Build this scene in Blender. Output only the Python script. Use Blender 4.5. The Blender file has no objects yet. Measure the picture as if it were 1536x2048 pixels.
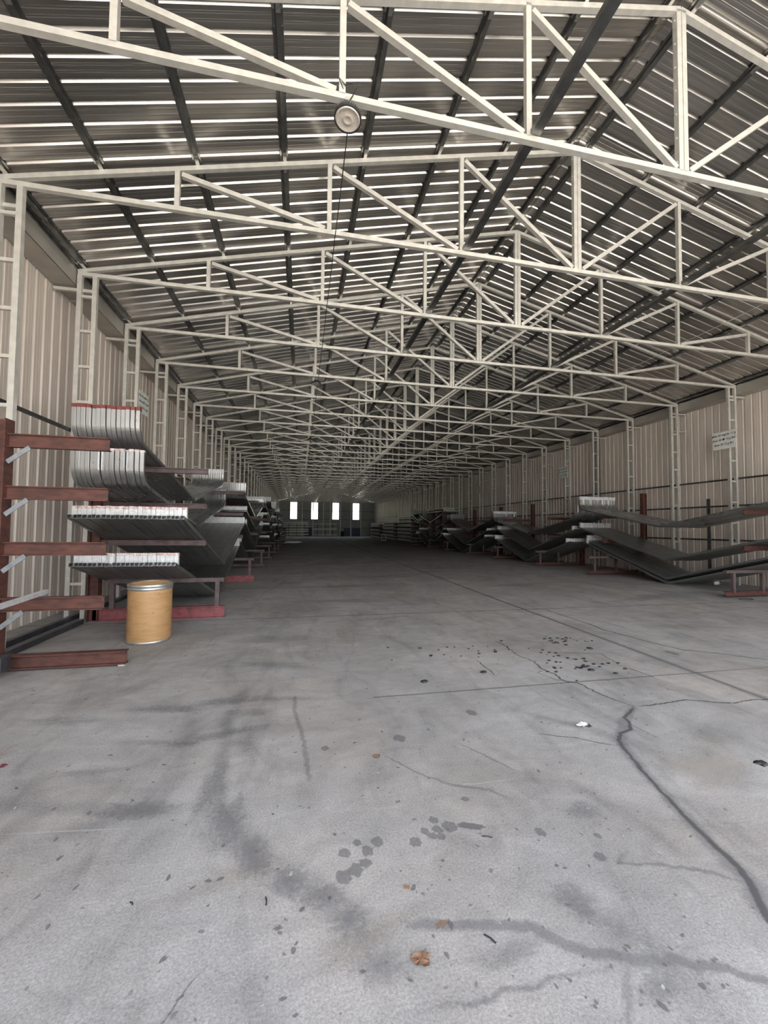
import bpy, math, random
from mathutils import Vector, Matrix
random.seed(7)
C = bpy.context.scene.collection
SC = bpy.context.scene

# ------------------------------------------------------------------ measures
XC, W = 4.471, 8.278            # ridge line, half span between column faces
XL, XR = XC - W, XC + W
SP, Y1, NF = 1.9125, 3.928, 36  # truss spacing, first truss, how many
ZB, ZE, ZR = 5.95, 5.967, 8.014 # bottom chord, eave, ridge (chord centre lines)
SL = (ZR - ZE) / W
YEND, YFRONT = 70.95, -3.2
WL, WR = -4.25, 13.19           # side wall sheets
PITCH = 0.2367
ORD = ['first','second','third','fourth','fifth','sixth','seventh','eighth','ninth','tenth','eleventh','twelfth','thirteenth','fourteenth']

# ------------------------------------------------------------------ materials
def new_mat(name):
    m = bpy.data.materials.new(name); m.use_nodes = True
    nt = m.node_tree; b = nt.nodes['Principled BSDF']
    return m, nt, b
def N(nt, t, **k):
    n = nt.nodes.new(t)
    for a, v in k.items():
        if a in n.inputs: n.inputs[a].default_value = v
        else: setattr(n, a, v)
    return n
def simple(name, c1, c2=None, scale=12, rough=.5, metal=0., rough2=None, detail=4, bump=0, stretch=None, spec=.5, lo=.35, hi=.65):
    m, nt, b = new_mat(name)
    b.inputs['Roughness'].default_value = rough; b.inputs['Metallic'].default_value = metal
    b.inputs['Specular IOR Level'].default_value = spec
    b.inputs['Base Color'].default_value = (*c1, 1)
    tc = N(nt, 'ShaderNodeTexCoord'); mp = N(nt, 'ShaderNodeMapping')
    geo = N(nt, 'ShaderNodeNewGeometry')
    nt.links.new(geo.outputs['Position'], mp.inputs['Vector'])
    if stretch: mp.inputs['Scale'].default_value = stretch
    no = N(nt, 'ShaderNodeTexNoise', Scale=scale, Detail=detail)
    nt.links.new(mp.outputs[0], no.inputs['Vector'])
    mr = N(nt, 'ShaderNodeMapRange'); mr.inputs[1].default_value = lo; mr.inputs[2].default_value = hi
    nt.links.new(no.outputs[0], mr.inputs[0])
    if c2:
        mx = N(nt, 'ShaderNodeMix', data_type='RGBA')
        mx.inputs[6].default_value = (*c1, 1); mx.inputs[7].default_value = (*c2, 1)
        nt.links.new(mr.outputs[0], mx.inputs[0]); nt.links.new(mx.outputs[2], b.inputs['Base Color'])
    if rough2 is not None:
        r = N(nt, 'ShaderNodeMapRange'); r.inputs[3].default_value = rough; r.inputs[4].default_value = rough2
        nt.links.new(mr.outputs[0], r.inputs[0]); nt.links.new(r.outputs[0], b.inputs['Roughness'])
    if bump:
        bp = N(nt, 'ShaderNodeBump', Strength=bump, Distance=.01)
        nt.links.new(no.outputs[0], bp.inputs['Height']); nt.links.new(bp.outputs[0], b.inputs['Normal'])
    return m

M = {}
M['galv'] = simple('galvanized_tube', (.64,.62,.565), (.54,.525,.485), 9, .42, .5, .5, 5)
M['bow'] = simple('galvanized_bow', (.39,.40,.395), (.35,.36,.352), 4, .36, .88, .40, 2)
M['bowc'] = simple('galvanized_curved_bow', (.52,.53,.53), (.48,.49,.49), 4, .27, .92, .31, 2)
M['stub'] = simple('bright_zinc_end', (.72,.73,.74), (.58,.59,.60), 20, .5, .35, .6, 5)
M['redtip'] = simple('red_paint_tip', (.19,.04,.03), (.13,.03,.024), 25, .55)
M['pinktip'] = simple('scuffed_pink_paint', (.46,.25,.23), (.70,.68,.67), 30, .6)
M['roof'] = simple('roof_sheet_zincalume', (.45,.43,.405), (.43,.41,.385), 2, .25, .92, .27, 2)
M['wall'] = simple('painted_wall_sheet', (.60,.53,.465), (.54,.475,.42), 3, .42, .1, .5, 6, stretch=(1,1.5,.25))
M['endwall'] = simple('end_wall_sheet', (.32,.34,.31), (.26,.28,.26), 3, .5, .2)
M['purlin'] = simple('purlin_zinc', (.25,.25,.245), (.16,.16,.155), 6, .28, .95, .42, 5)
M['lap'] = simple('purlin_lap', (.62,.61,.58), (.45,.44,.42), 8, .25, .95, .35)
M['brace'] = simple('dull_zinc_brace', (.30,.32,.34), (.22,.24,.25), 14, .45, .6, .6)
M['gutter'] = simple('gutter_sheet', (.42,.40,.36), (.36,.34,.31), 2, .4, .6, .5)
M['rust'] = simple('rusty_red_oxide', (.115,.040,.028), (.065,.028,.022), 7, .6, .1, .75, 8, stretch=(1,1,2.5))
M['rust2'] = simple('primer_mauve', (.12,.085,.085), (.075,.05,.048), 9, .6, .1, .7, 8)
M['redpaint'] = simple('red_painted_steel', (.24,.065,.07), (.13,.045,.048), 10, .55, 0, .7, 9, lo=.45, hi=.7)
M['dark'] = simple('black_rubber', (.02,.02,.022), None, 10, .6)
M['darksteel'] = simple('dark_steel_tube', (.10,.105,.12), (.07,.07,.08), 10, .4, .6)
M['girt'] = simple('dark_girt_tube', (.09,.09,.09), (.05,.05,.05), 10, .45, .5)
M['fiber'] = simple('brown_fibreboard', (.44,.26,.115), (.37,.205,.085), 5, .42, 0, .5, 8, stretch=(1,1,5))
M['fiberin'] = simple('drum_lining', (.40,.27,.15), None, 8, .7)
M['rim'] = simple('zinc_rim', (.55,.55,.52), (.38,.38,.36), 14, .4, .8)
M['lens'] = simple('lamp_lens', (.62,.56,.49), (.52,.46,.40), 60, .25, .3)
M['paper'] = simple('white_board', (.66,.68,.64), (.60,.62,.58), 6, .7)
M['ink'] = simple('marker_ink', (.03,.035,.035), None, 6, .7)
M['white'] = simple('white_plastic', (.75,.75,.72), None, 6, .5)
M['leaf'] = simple('dry_leaf', (.22,.12,.07), (.12,.065,.04), 40, .8)
M['blue'] = simple('blue_panel', (.10,.11,.20), (.07,.08,.15), 5, .6)
M['grass'] = simple('dry_hill_grass', (.42,.42,.22), (.55,.52,.30), .05, .9)
M['apron'] = simple('yard_gravel', (.46,.43,.39), (.38,.36,.33), .6, .95)

# fibre drum stains: dark scuffs
m = M['fiber']; nt = m.node_tree; b = nt.nodes['Principled BSDF']
old = b.inputs['Base Color'].links[0].from_socket
geo = N(nt, 'ShaderNodeNewGeometry'); n2 = N(nt, 'ShaderNodeTexNoise', Scale=11, Detail=8, Roughness=.75)
nt.links.new(geo.outputs['Position'], n2.inputs['Vector'])
mr = N(nt, 'ShaderNodeMapRange'); mr.inputs[1].default_value = .60; mr.inputs[2].default_value = .68; mr.inputs[4].default_value = .75
nt.links.new(n2.outputs[0], mr.inputs[0])
mx = N(nt, 'ShaderNodeMix', data_type='RGBA'); mx.inputs[7].default_value = (.12,.06,.03,1)
nt.links.new(mr.outputs[0], mx.inputs[0]); nt.links.new(old, mx.inputs[6]); nt.links.new(mx.outputs[2], b.inputs['Base Color'])

# concrete
m, nt, b = new_mat('concrete_slab'); M['concrete'] = m
geo = N(nt, 'ShaderNodeNewGeometry')
def noise(scale, detail=6, rough=.6, stretch=None, dist=0):
    n = N(nt, 'ShaderNodeTexNoise', Scale=scale, Detail=detail, Roughness=rough, Distortion=dist)
    if stretch:
        mp = N(nt, 'ShaderNodeMapping'); mp.inputs['Scale'].default_value = stretch
        nt.links.new(geo.outputs['Position'], mp.inputs['Vector']); nt.links.new(mp.outputs[0], n.inputs['Vector'])
    else: nt.links.new(geo.outputs['Position'], n.inputs['Vector'])
    return n.outputs[0]
def mrange(s, a, b_, c, d):
    r = N(nt, 'ShaderNodeMapRange')
    for i, v in zip((1,2,3,4), (a,b_,c,d)): r.inputs[i].default_value = v
    nt.links.new(s, r.inputs[0]); return r.outputs[0]
def mul(a, b_):
    r = N(nt, 'ShaderNodeMath', operation='MULTIPLY'); nt.links.new(a, r.inputs[0]); nt.links.new(b_, r.inputs[1]); return r.outputs[0]
large = mrange(noise(.7, 7, .62, dist=.6), .32, .68, .76, 1.14)
mid = mrange(noise(3.2, 8, .65, stretch=(1,1.8,1), dist=.8), .3, .7, .82, 1.12)
fine = mrange(noise(95, 3, .6), .3, .7, .76, 1.22)
grit = mrange(noise(260, 2, .6), .25, .75, .78, 1.2)
spots = mrange(noise(9, 5, .55), .66, .74, 1., .80)
sweep_ = mrange(noise(1.6, 5, .6, stretch=(1.6,.5,1), dist=1.5), .5, .68, 1., .78)
pits = mrange(noise(42, 3, .6), .66, .72, 1., .72)
v = mul(mul(mul(mul(mul(mul(large, mid), fine), grit), spots), sweep_), pits)
mx = N(nt, 'ShaderNodeMix', data_type='RGBA'); mx.inputs[6].default_value = (.330,.318,.310,1); mx.inputs[7].default_value = (.335,.303,.277,1)
nt.links.new(mrange(noise(.45, 3), .45, .7, 0, 1), mx.inputs[0])
vm = N(nt, 'ShaderNodeVectorMath', operation='SCALE'); nt.links.new(mx.outputs[2], vm.inputs[0]); nt.links.new(v, vm.inputs['Scale'])
nt.links.new(vm.outputs[0], b.inputs['Base Color'])
b.inputs['Roughness'].default_value = .72; b.inputs['Specular IOR Level'].default_value = .35
bp = N(nt, 'ShaderNodeBump', Strength=.35, Distance=.004)
nt.links.new(fine, bp.inputs['Height']); nt.links.new(bp.outputs[0], b.inputs['Normal'])

# stains and cracks in the slab (own shape, tint per stain)
m, nt, b = new_mat('slab_stain'); M['stain'] = m
geo = N(nt, 'ShaderNodeNewGeometry')
at = N(nt, 'ShaderNodeAttribute', attribute_name='tint'); af = N(nt, 'ShaderNodeAttribute', attribute_name='fall')
nn = N(nt, 'ShaderNodeTexNoise', Scale=38, Detail=6, Roughness=.7); nt.links.new(geo.outputs['Position'], nn.inputs['Vector'])
ad = N(nt, 'ShaderNodeMath', operation='MULTIPLY_ADD'); nt.links.new(nn.outputs[0], ad.inputs[0]); ad.inputs[1].default_value = .9; ad.inputs[2].default_value = -.45
a2 = N(nt, 'ShaderNodeMath', operation='ADD'); nt.links.new(ad.outputs[0], a2.inputs[0]); nt.links.new(af.outputs['Fac'], a2.inputs[1])
sm = N(nt, 'ShaderNodeMapRange', interpolation_type='SMOOTHSTEP'); sm.inputs[1].default_value = .05; sm.inputs[2].default_value = .75
nt.links.new(a2.outputs[0], sm.inputs[0])
edge = N(nt, 'ShaderNodeMapRange'); edge.inputs[1].default_value = 0; edge.inputs[2].default_value = .2; nt.links.new(af.outputs['Fac'], edge.inputs[0])
m1 = N(nt, 'ShaderNodeMath', operation='MULTIPLY'); nt.links.new(sm.outputs[0], m1.inputs[0]); nt.links.new(edge.outputs[0], m1.inputs[1])
m2 = N(nt, 'ShaderNodeMath', operation='MULTIPLY'); nt.links.new(m1.outputs[0], m2.inputs[0]); nt.links.new(at.outputs['Alpha'], m2.inputs[1])
nt.links.new(m2.outputs[0], b.inputs['Alpha']); nt.links.new(at.outputs['Color'], b.inputs['Base Color'])
b.inputs['Roughness'].default_value = .75

# window pane
m, nt, b = new_mat('window_pane'); M['pane'] = m
tr = N(nt, 'ShaderNodeBsdfTransparent'); tr.inputs[0].default_value = (.93,.95,.93,1)
gl = N(nt, 'ShaderNodeBsdfGlossy'); gl.inputs['Roughness'].default_value = .05
ms = N(nt, 'ShaderNodeMixShader'); ms.inputs[0].default_value = .06
nt.links.new(tr.outputs[0], ms.inputs[1]); nt.links.new(gl.outputs[0], ms.inputs[2])
nt.links.new(ms.outputs[0], nt.nodes['Material Output'].inputs[0])

# ------------------------------------------------------------------ mesh helpers
class MB:
    def __init__(s): s.v = []; s.f = []; s.mi = []; s.cur = 0
    def quad(s, *idx): s.f.append(idx); s.mi.append(s.cur)
    def box(s, x0, x1, y0, y1, z0, z1):
        n = len(s.v)
        s.v += [(x0,y0,z0),(x1,y0,z0),(x1,y1,z0),(x0,y1,z0),(x0,y0,z1),(x1,y0,z1),(x1,y1,z1),(x0,y1,z1)]
        for q in ((0,3,2,1),(4,5,6,7),(0,1,5,4),(1,2,6,5),(2,3,7,6),(3,0,4,7)): s.quad(*[n+i for i in q])
        return s
    def bar(s, a, b, w, h=None, up=(0,1,0)):
        """square bar between two points; w is the size along 'up', h the other"""
        h = h or w
        a = Vector(a); b = Vector(b); d = (b-a).normalized(); u = Vector(up)
        if abs(u.normalized().dot(d)) > .999: u = Vector((0,0,1)) if abs(d.z) < .9 else Vector((1,0,0))
        u = (u - d*u.dot(d)).normalized(); r = d.cross(u)
        n = len(s.v)
        for p in (a, b):
            for i, j in ((-1,-1),(1,-1),(1,1),(-1,1)): s.v.append(tuple(p + r*(i*h/2) + u*(j*w/2)))
        for q in ((0,3,2,1),(4,5,6,7),(0,1,5,4),(1,2,6,5),(2,3,7,6),(3,0,4,7)): s.quad(*[n+i for i in q])
        return s
    def ibeam(s, a, b, h, w, t=.012, up=(0,0,1)):
        """I section between two points: h deep along up, flanges w wide"""
        a = Vector(a); b = Vector(b); u = Vector(up)
        s.bar(a + u*(h/2-t/2), b + u*(h/2-t/2), t, w, up)
        s.bar(a - u*(h/2-t/2), b - u*(h/2-t/2), t, w, up)
        s.bar(a, b, h-2*t, t, up)
        return s
    def lathe(s, prof, n=32, c=(0,0,0), mat=None, cap=False):
        mat = mat or Matrix(); k = len(s.v); c = Vector(c)
        for r, z in prof:
            for i in range(n):
                t = 2*math.pi*i/n; s.v.append(tuple(mat @ Vector((r*math.cos(t), r*math.sin(t), z)) + c))
        for j in range(len(prof)-1):
            for i in range(n):
                a = k+j*n+i; b_ = k+j*n+(i+1)%n; s.quad(a, b_, b_+n, a+n)
        if cap:
            s.quad(*[k+i for i in range(n)][::-1]); s.quad(*[k+(len(prof)-1)*n+i for i in range(n)])
        return s
    def tube(s, pts, r, n=6):
        k = len(s.v); pts = [Vector(p) for p in pts]
        for i, p in enumerate(pts):
            d = (pts[min(i+1,len(pts)-1)] - pts[max(i-1,0)]).normalized()
            u = Vector((0,0,1)) if abs(d.z) < .9 else Vector((1,0,0))
            u = (u-d*u.dot(d)).normalized(); q = d.cross(u)
            for j in range(n):
                t = 2*math.pi*j/n; s.v.append(tuple(p + u*(r*math.cos(t)) + q*(r*math.sin(t))))
        for i in range(len(pts)-1):
            for j in range(n):
                a = k+i*n+j; b_ = k+i*n+(j+1)%n; s.quad(a, b_, b_+n, a+n)
        return s
    def mesh(s, name, mats):
        me = bpy.data.meshes.new(name); me.from_pydata(s.v, [], s.f)
        for m_ in (mats if isinstance(mats, (list, tuple)) else [mats]): me.materials.append(m_)
        me.polygons.foreach_set('material_index', s.mi); me.update(); return me
def obj(name, mb, mats, parent=None, smooth=False):
    me = mb.mesh(name, mats) if isinstance(mb, MB) else mb
    o = bpy.data.objects.new(name, me); C.objects.link(o)
    if parent: o.parent = parent
    if smooth:
        me.polygons.foreach_set('use_smooth', [True]*len(me.polygons))
    return o
def tag(o, label=None, cat=None, group=None, kind=None):
    if label: o['label'] = label
    if cat: o['category'] = cat
    if group: o['group'] = group
    if kind: o['kind'] = kind
    return o
def thing(name, label, cat, loc=(0,0,0), group=None):
    o = bpy.data.objects.new(name, None); C.objects.link(o); o.location = loc; o.empty_display_size = .2
    return tag(o, label, cat, group)
def copy_tree(o, parent=None):
    c = o.copy(); C.objects.link(c); c.parent = parent
    for ch in o.children: copy_tree(ch, c)
    return c

# ------------------------------------------------------------------ ribbed sheets
def rib_profile(u0, u1, h):
    """list of (u, offset) along a sheet; main ribs stand outward, small stiffeners too"""
    out = []; k0 = math.floor(u0/PITCH); u = k0*PITCH
    shape = [(0,0),(.018,h),(.046,h),(.062,0),(.103,0),(.110,.002),(.124,.002),(.131,0),(.172,0),(.179,.002),(.193,.002),(.200,0)]
    while u < u1:
        for a, o in shape:
            if u0 <= u+a <= u1: out.append((u+a, o))
        u += PITCH
    return [(u0, 0)] + out + [(u1, 0)]
mb = MB()
prof = rib_profile(YFRONT, YEND, .026)
xe = W + .45
for side in (-1, 1):
    k = len(mb.v)
    for y, o in prof:
        for xx in (0, xe):
            mb.v.append((XC + side*xx, y, ZR + .095 - xx*SL + o))
    for i in range(len(prof)-1): mb.quad(k+2*i, k+2*i+1, k+2*i+3, k+2*i+2)
obj('ceiling', mb, M['roof'])['kind'] = 'structure'

for nm, x, sg in (('wall_left', WL, -1), ('wall_right', WR, 1)):
    mb = MB(); pr_ = rib_profile(YFRONT, YEND, .030)
    for y, o in pr_:
        mb.v += [(x+sg*o, y, 0.), (x+sg*o, y, 5.945)]
    for i in range(len(pr_)-1): mb.quad(2*i, 2*i+1, 2*i+3, 2*i+2)
    obj(nm, mb, M['wall'])['kind'] = 'structure'
WIN = [-1.24, 2.31, 5.96, 9.53]
mb = MB(); pr_ = rib_profile(WL, WR, .026)
def ztop(x): return ZR + .09 - abs(x-XC)*SL
us = sorted(set([u for u, _ in pr_] + [w+d for w in WIN for d in (-.55, .55)]))
def offat(u):
    a = (u/PITCH - math.floor(u/PITCH))*PITCH
    return .026 if .010 < a < .05 else 0
for a, c in zip(us[:-1], us[1:]):
    segs = [(0, None)]
    if any(w-.551 < (a+c)/2 < w+.551 for w in WIN): segs = [(0, 2.93), (5.84, None)]
    for z0, z1 in segs:
        n = len(mb.v)
        mb.v += [(a, YEND+offat(a), z0), (c, YEND+offat(c), z0), (c, YEND+offat(c), z1 or ztop(c)), (a, YEND+offat(a), z1 or ztop(a))]
        mb.quad(n, n+1, n+2, n+3)
obj('wall_back', mb, M['endwall'])['kind'] = 'structure'
for i, w in enumerate(WIN):
    wo = thing('window_%d' % (i+1), None, None, (w, YEND, 4.385)); wo['kind'] = 'structure'
    f = MB().box(-.58,-.55,-.05,.03,-1.47,1.47).box(.55,.58,-.05,.03,-1.47,1.47).box(-.55,.55,-.05,.03,1.44,1.47).box(-.55,.55,-.05,.03,-1.47,-1.44)
    obj('window_frame', f, M['galv'], wo)
    obj('window_rail', MB().box(-.55,.55,-.04,.02,-.02,.03), M['endwall'], wo)
    obj('pane', MB().box(-.55,.55,.0,.006,-1.44,1.44), M['pane'], wo)

# ------------------------------------------------------------------ floor with cracks and stains
SL_V = []; SL_F = []; FALL = []; TINT = []
def strip(pts, w, col, a, jit=.0, seg=.03, z=.0012, taper=.15, soft=1.):
    P = [Vector((x, y, 0)) for x, y in pts]; out = []
    for p, q in zip(P[:-1], P[1:]):
        n = max(1, int((q-p).length/seg))
        for i in range(n):
            t = p.lerp(q, i/n); out.append(t + Vector((random.gauss(0,jit), random.gauss(0,jit), 0)))
    out.append(P[-1]); k = len(SL_V)
    ww = 1.
    for i, p in enumerate(out):
        d = (out[min(i+1,len(out)-1)] - out[max(i-1,0)]); d = d.normalized() if d.length > 1e-6 else Vector((1,0,0))
        nrm = Vector((-d.y, d.x, 0)); ww = min(1.5, max(.6, ww + random.uniform(-.15,.15)))
        ef = min(1, (i+1)*seg/taper, (len(out)-i)*seg/taper)
        for s, fl in ((-1,0),(0,ef*soft),(1,0)):
            q = p + nrm*(s*w*ww); SL_V.append((q.x, q.y, z)); FALL.append(fl); TINT.append((*col, a))
    for i in range(len(out)-1):
        for j in (0,1): SL_F.append((k+3*i+j, k+3*i+j+1, k+3*i+j+4, k+3*i+j+3))
def blob(x, y, rx, ry, col, a, rot=0., rag=.2, z=.0008, n=20, core=.0):
    k = len(SL_V); SL_V.append((x, y, z)); FALL.append(.6 if core == 0 else 1); TINT.append((*col, a))
    rings = [(.5, .38), (1, 0)] if core == 0 else [(.75, .8), (1, 0)]
    rr = [1 + random.uniform(-rag, rag) for _ in range(n)]
    for f, fl in rings:
        for i in range(n):
            t = 2*math.pi*i/n; u = rx*f*rr[i]*math.cos(t); w = ry*f*rr[i]*math.sin(t)
            SL_V.append((x+u*math.cos(rot)-w*math.sin(rot), y+u*math.sin(rot)+w*math.cos(rot), z)); FALL.append(fl); TINT.append((*col, a))
    for i in range(n):
        j = (i+1) % n
        SL_F.append((k, k+1+i, k+1+j)); SL_F.append((k+1+i, k+1+n+i, k+1+n+j, k+1+j))
DK = (.09,.088,.09); MD = (.20,.195,.20); LT = (.52,.51,.50)
# saw joints
strip([(4.385,-3),(4.385,70.9)],   .026, (.14,.135,.12), .7, .001, .4, .0010)
strip([(4.385,-3),(4.385,70.9)], .075, MD, .35, .004, .3, .0009)
for k in range(19):
    yj = 3.80 + 3.56*k
    strip([(.7 if k == 0 else WL, yj),(13.1, yj+.02)], .020, (.17,.165,.16), .5, .002, .2, .0011)
strip([(-2.27,3.75),(-1.84,3.82),(-1.29,3.78),(-.62,3.78),(-.02,3.8),(.71,3.79)], .008, LT, .7, .001)
strip([(-1.49,2.49),(-1.13,2.45),(-.75,2.4)], .008, LT, .45, .001)
strip([(-1.43,2.92),(-.83,2.91)], .006, LT, .4, .001)
strip([(1.34,2.64),(1.75,2.55)], .005, LT, .4, .001); strip([(.95,2.44),(1.1,2.42),(1.42,2.42)], .007, LT, .7, .001)
# cracks
strip([(3.0,3.19),(2.86,3.09),(2.73,3.02),(2.71,2.94),(2.63,2.84),(2.49,2.79),(2.4,2.71),(2.35,2.61),(2.26,2.35),(2.19,2.13),(2.13,1.91),(2.09,1.72),(2.08,1.63),(2.03,1.52),(1.98,1.45),(1.92,1.38),(1.86,1.2)], .017, DK, .7, .003, .03, .0016)
strip([(3.0,3.19),(2.73,3.0),(2.4,2.71),(2.26,2.35),(2.13,1.91),(2.03,1.52),(1.9,1.3)], .05, MD, .35, .006, .05, .0014)
strip([(3.0,3.19),(3.14,3.18),(3.35,3.2),(3.58,3.22),(3.66,3.2),(3.83,3.12),(3.98,3.08),(4.2,3.11),(4.39,3.09),(5.5,3.2)], .012, DK, .65, .004, .03, .0016)
strip([(2.33,2.64),(2.21,2.71),(2.09,2.81),(1.99,2.84),(1.82,2.92)], .010, DK, .6, .003, .03, .0016)
strip([(3.0,3.19),(2.92,3.34),(2.88,3.56),(2.86,3.79),(2.75,3.84),(2.78,4.06),(2.73,4.23),(2.8,4.48),(2.72,4.69),(2.77,5.17),(2.75,5.43)], .014, DK, .65, .006, .03, .0016)
strip([(2.86,3.79),(2.68,3.9),(2.62,4.12),(2.75,4.2)], .01, DK, .55, .006, .03, .0016)
strip([(4.42,7.4),(4.8,7.3),(4.81,6.57),(4.81,6.0),(4.78,5.67),(4.91,5.0),(5.06,4.55),(5.4,4.33),(5.73,4.02),(6.4,3.7)], .02, DK, .6, .006, .05, .0016)
strip([(3.3,4.75),(3.83,4.6),(3.72,4.18),(3.8,3.84),(3.78,3.7)], .012, DK, .6, .006, .03, .0016)
strip([(2.12,4.7),(2.12,4.42),(2.11,4.1)], .012, DK, .6, .006, .03, .0016)
strip([(.42,1.64),(.75,1.57),(.93,1.53),(1.0,1.47),(1.07,1.41),(1.18,1.37),(1.28,1.33),(1.39,1.31),(1.48,1.27),(1.56,1.25),(1.59,1.22),(1.65,1.19),(1.8,1.1)], .034, MD, .42, .004, .03, .0014)
strip([(1.64,1.79),(1.51,1.73),(1.71,1.69),(1.86,1.63),(1.97,1.56),(2.03,1.52)], .02, MD, .35, .004, .03, .0014)
strip([(2.69,2.92),(2.71,2.77),(2.73,2.65)], .015, MD, .7, .003, .03, .0014)
strip([(1.16,2.92),(1.34,2.64),(1.45,2.45)], .010, MD, .4, .003, .03, .0014)
strip([(.6,2.84),(.77,2.6),(.95,2.44),(1.16,2.35),(1.26,2.24)], .014, MD, .35, .004, .03, .0014)
strip([(1.22,1.34),(1.14,1.26),(1.11,1.22),(1.04,1.15)], .025, MD, .3, .004, .03, .0014)
strip([(-.02,3.99),(-.03,3.67),(.04,3.22),(.07,2.88),(.08,2.6)], .02, MD, .3, .005, .03, .0014)
strip([(-.29,1.64),(-.34,1.59),(-.38,1.52),(-.45,1.4)], .006, DK, .4, .003, .03, .0014)
strip([(4.42,7.35),(4.35,8.6),(4.42,10.42),(4.47,12.2),(4.58,14.5)], .012, DK, .5, .01, .1, .0014)
for x, y, l, ang in ((1.8,9.5,1.6,.4),(-.5,8.2,1.4,-.2),(7.5,6.6,2.2,.1),(6.2,9.4,2.0,.5),(8.3,5.6,1.6,-.3),(3.0,8.4,1.5,.25),(.3,6.9,1.4,.1)):
    p = [(x+t*l*math.cos(ang)+random.gauss(0,.06), y+t*l*math.sin(ang)+random.gauss(0,.1)) for t in (0,.25,.5,.75,1)]
    strip(p, .012, DK, .45, .01, .05, .0014)
for pp, w_, a_ in (([(-.5,4.4),(-.55,3.6),(-.5,3.0),(-.42,2.5),(-.2,2.1),(.1,1.85),(.3,1.6),(.5,1.4)], .15, .27),([(-.9,3.9),(-.8,3.3),(-.75,2.9),(-.9,2.55),(-1.5,2.3)], .13, .24),([(-.45,2.5),(-.9,2.55),(-1.6,2.75),(-2.1,2.8)], .1, .22),
    ([(1.0,1.7),(1.15,1.6),(1.3,1.42),(1.5,1.3)], .10, .4),([(.3,1.35),(.6,1.33),(.9,1.36),(1.2,1.33)], .02, .4),([(-1.7,3.95),(-1.,3.9),(-.3,3.95),(.3,3.85)], .14, .3),([(1.8,3.4),(2.3,2.9),(2.6,2.4)], .14, .22),([(1.35,1.3),(1.3,1.2),(1.28,1.1)], .02, .4)):
    strip(pp, w_, MD, a_, .008, .06, .0005, .4, .7)
# drips
for x, y, r in ((.6,2.04,.034),(.67,2.1,.026),(.74,2.17,.028),(.74,2.1,.03),(.70,2.06,.026),(.745,2.05,.026),(.81,2.11,.042),(.24,2.04,.032),(.31,2.09,.024),(.35,2.03,.034),(.41,2.08,.034),(.22,1.9,.04),(.28,1.93,.04),(.33,1.96,.03),(.98,2.3,.024),(.2,3.0,.03),(.76,3.04,.05),(1.48,3.34,.05),(1.46,1.78,.03),(1.55,1.9,.02),(1.27,1.98,.03)):
    blob(x, y, r, r*1.15, (.16,.158,.16), .45, random.random(), .2, .0018, core=1)
blob(.92, 2.09, .085, .028, (.14,.138,.14), .6, -.3, .2, .0018, core=1)
for x, y, rx, ry, a in ((-.6,3.34,.5,.10,.45),(-1.0,3.3,.4,.07,.35),(-.5,2.66,.10,.5,.42),(-.86,2.56,.28,.12,.5),(-.37,2.35,.16,.28,.5),(-.2,2.12,.13,.2,.5),(-.03,1.92,.12,.14,.5),(.13,1.83,.14,.1,.4),(.22,1.7,.12,.08,.45),(.3,1.5,.14,.08,.4),(-1.04,3.86,.4,.1,.35),(-1.88,3.8,.4,.12,.35),(-1.3,3.0,.3,.07,.3),(-.65,3.99,.35,.1,.4),(-.35,3.2,.12,.5,.4),(-.4,3.69,.3,.12,.35),(1.19,1.61,.12,.14,.5),(1.61,2.08,.16,.1,.45),(4.78,4.47,.10,.16,.8),(-.3,4.9,.6,.2,.35),(1.25,1.25,.14,.06,.4),(.8,1.45,.2,.06,.3),(3.2,2.7,.5,.25,.22),(6.5,5.6,1.2,.35,.3),(8.2,8.2,1.8,.4,.35),(6.,10.6,1.5,.5,.3),(1.,8.8,1.4,.35,.3),(-.3,6.0,.8,.3,.25),(2.5,13.,2.2,.8,.3),(5.5,15.5,2.,.8,.3),(.9,11.,1.5,.4,.3)):
    blob(x, y, rx, ry, MD, a, random.uniform(-.3,.3), .25, .0006)
for x, y, rx, ry, a in ((2.8,2.3,.5,.3,.5),(3.1,2.55,.35,.25,.4),(.3,1.62,.3,.1,.3),(-.3,2.0,.4,.1,.25),(4.9,3.3,.8,.3,.3)):
    blob(x, y, rx, ry, (.36,.31,.26), a, .3, .3, .0005)
for x, y in ((-1.12,2.58),(-1.19,2.4),(-1.1,2.27),(-.56,2.05),(-.38,2.),(-.06,1.72),(0,1.62),(-.87,3.),(-1.33,2.65),(-2.44,4.43),(.42,3.04),(-.47,1.68),(-.44,6.89),(-.03,7.24),(.52,1.79),(.62,1.6),(1.22,1.2),(1.41,1.22),(-.33,2.,),(-.2,6.6),(-1.0,7.6)):
    blob(x, y, .019, .011, (.14,.13,.13), .55, random.random()*3, .4, .0019, 10, core=1)
for i in range(1100):
    y = 1.2 + 11*random.random()**1.6; x = random.uniform(-.55*y-.2, .95*y+.6)
    r = random.uniform(.003,.009)*(1+.06*y)
    blob(x, y, r*random.uniform(1,2), r, random.choice([(.14,.13,.13),(.18,.16,.15),(.5,.5,.5)]), random.uniform(.3,.7), random.random()*3, .4, .0017, 7, core=1)
blob(.49,1.80,.02,.014,(.30,.16,.09),.7,0,.5,.0019,core=1); blob(.59,1.61,.035,.015,(.25,.15,.10),.6,.3,.5,.0019,core=1)
blob(-2.05,3.3,.16,.3,(.32,.19,.19),.3,0,.3,.0007); blob(-1.9,3.18,.025,.03,(.18,.03,.05),.9,0,.3,.0019,core=1)
mb = MB()
for ix in range(9):
    pass
gx = [WL-.15, 0, 4.385, 9, WR+.15]; gy = [YFRONT, 0, 3.8, 10, 30, YEND+.3]
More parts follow.
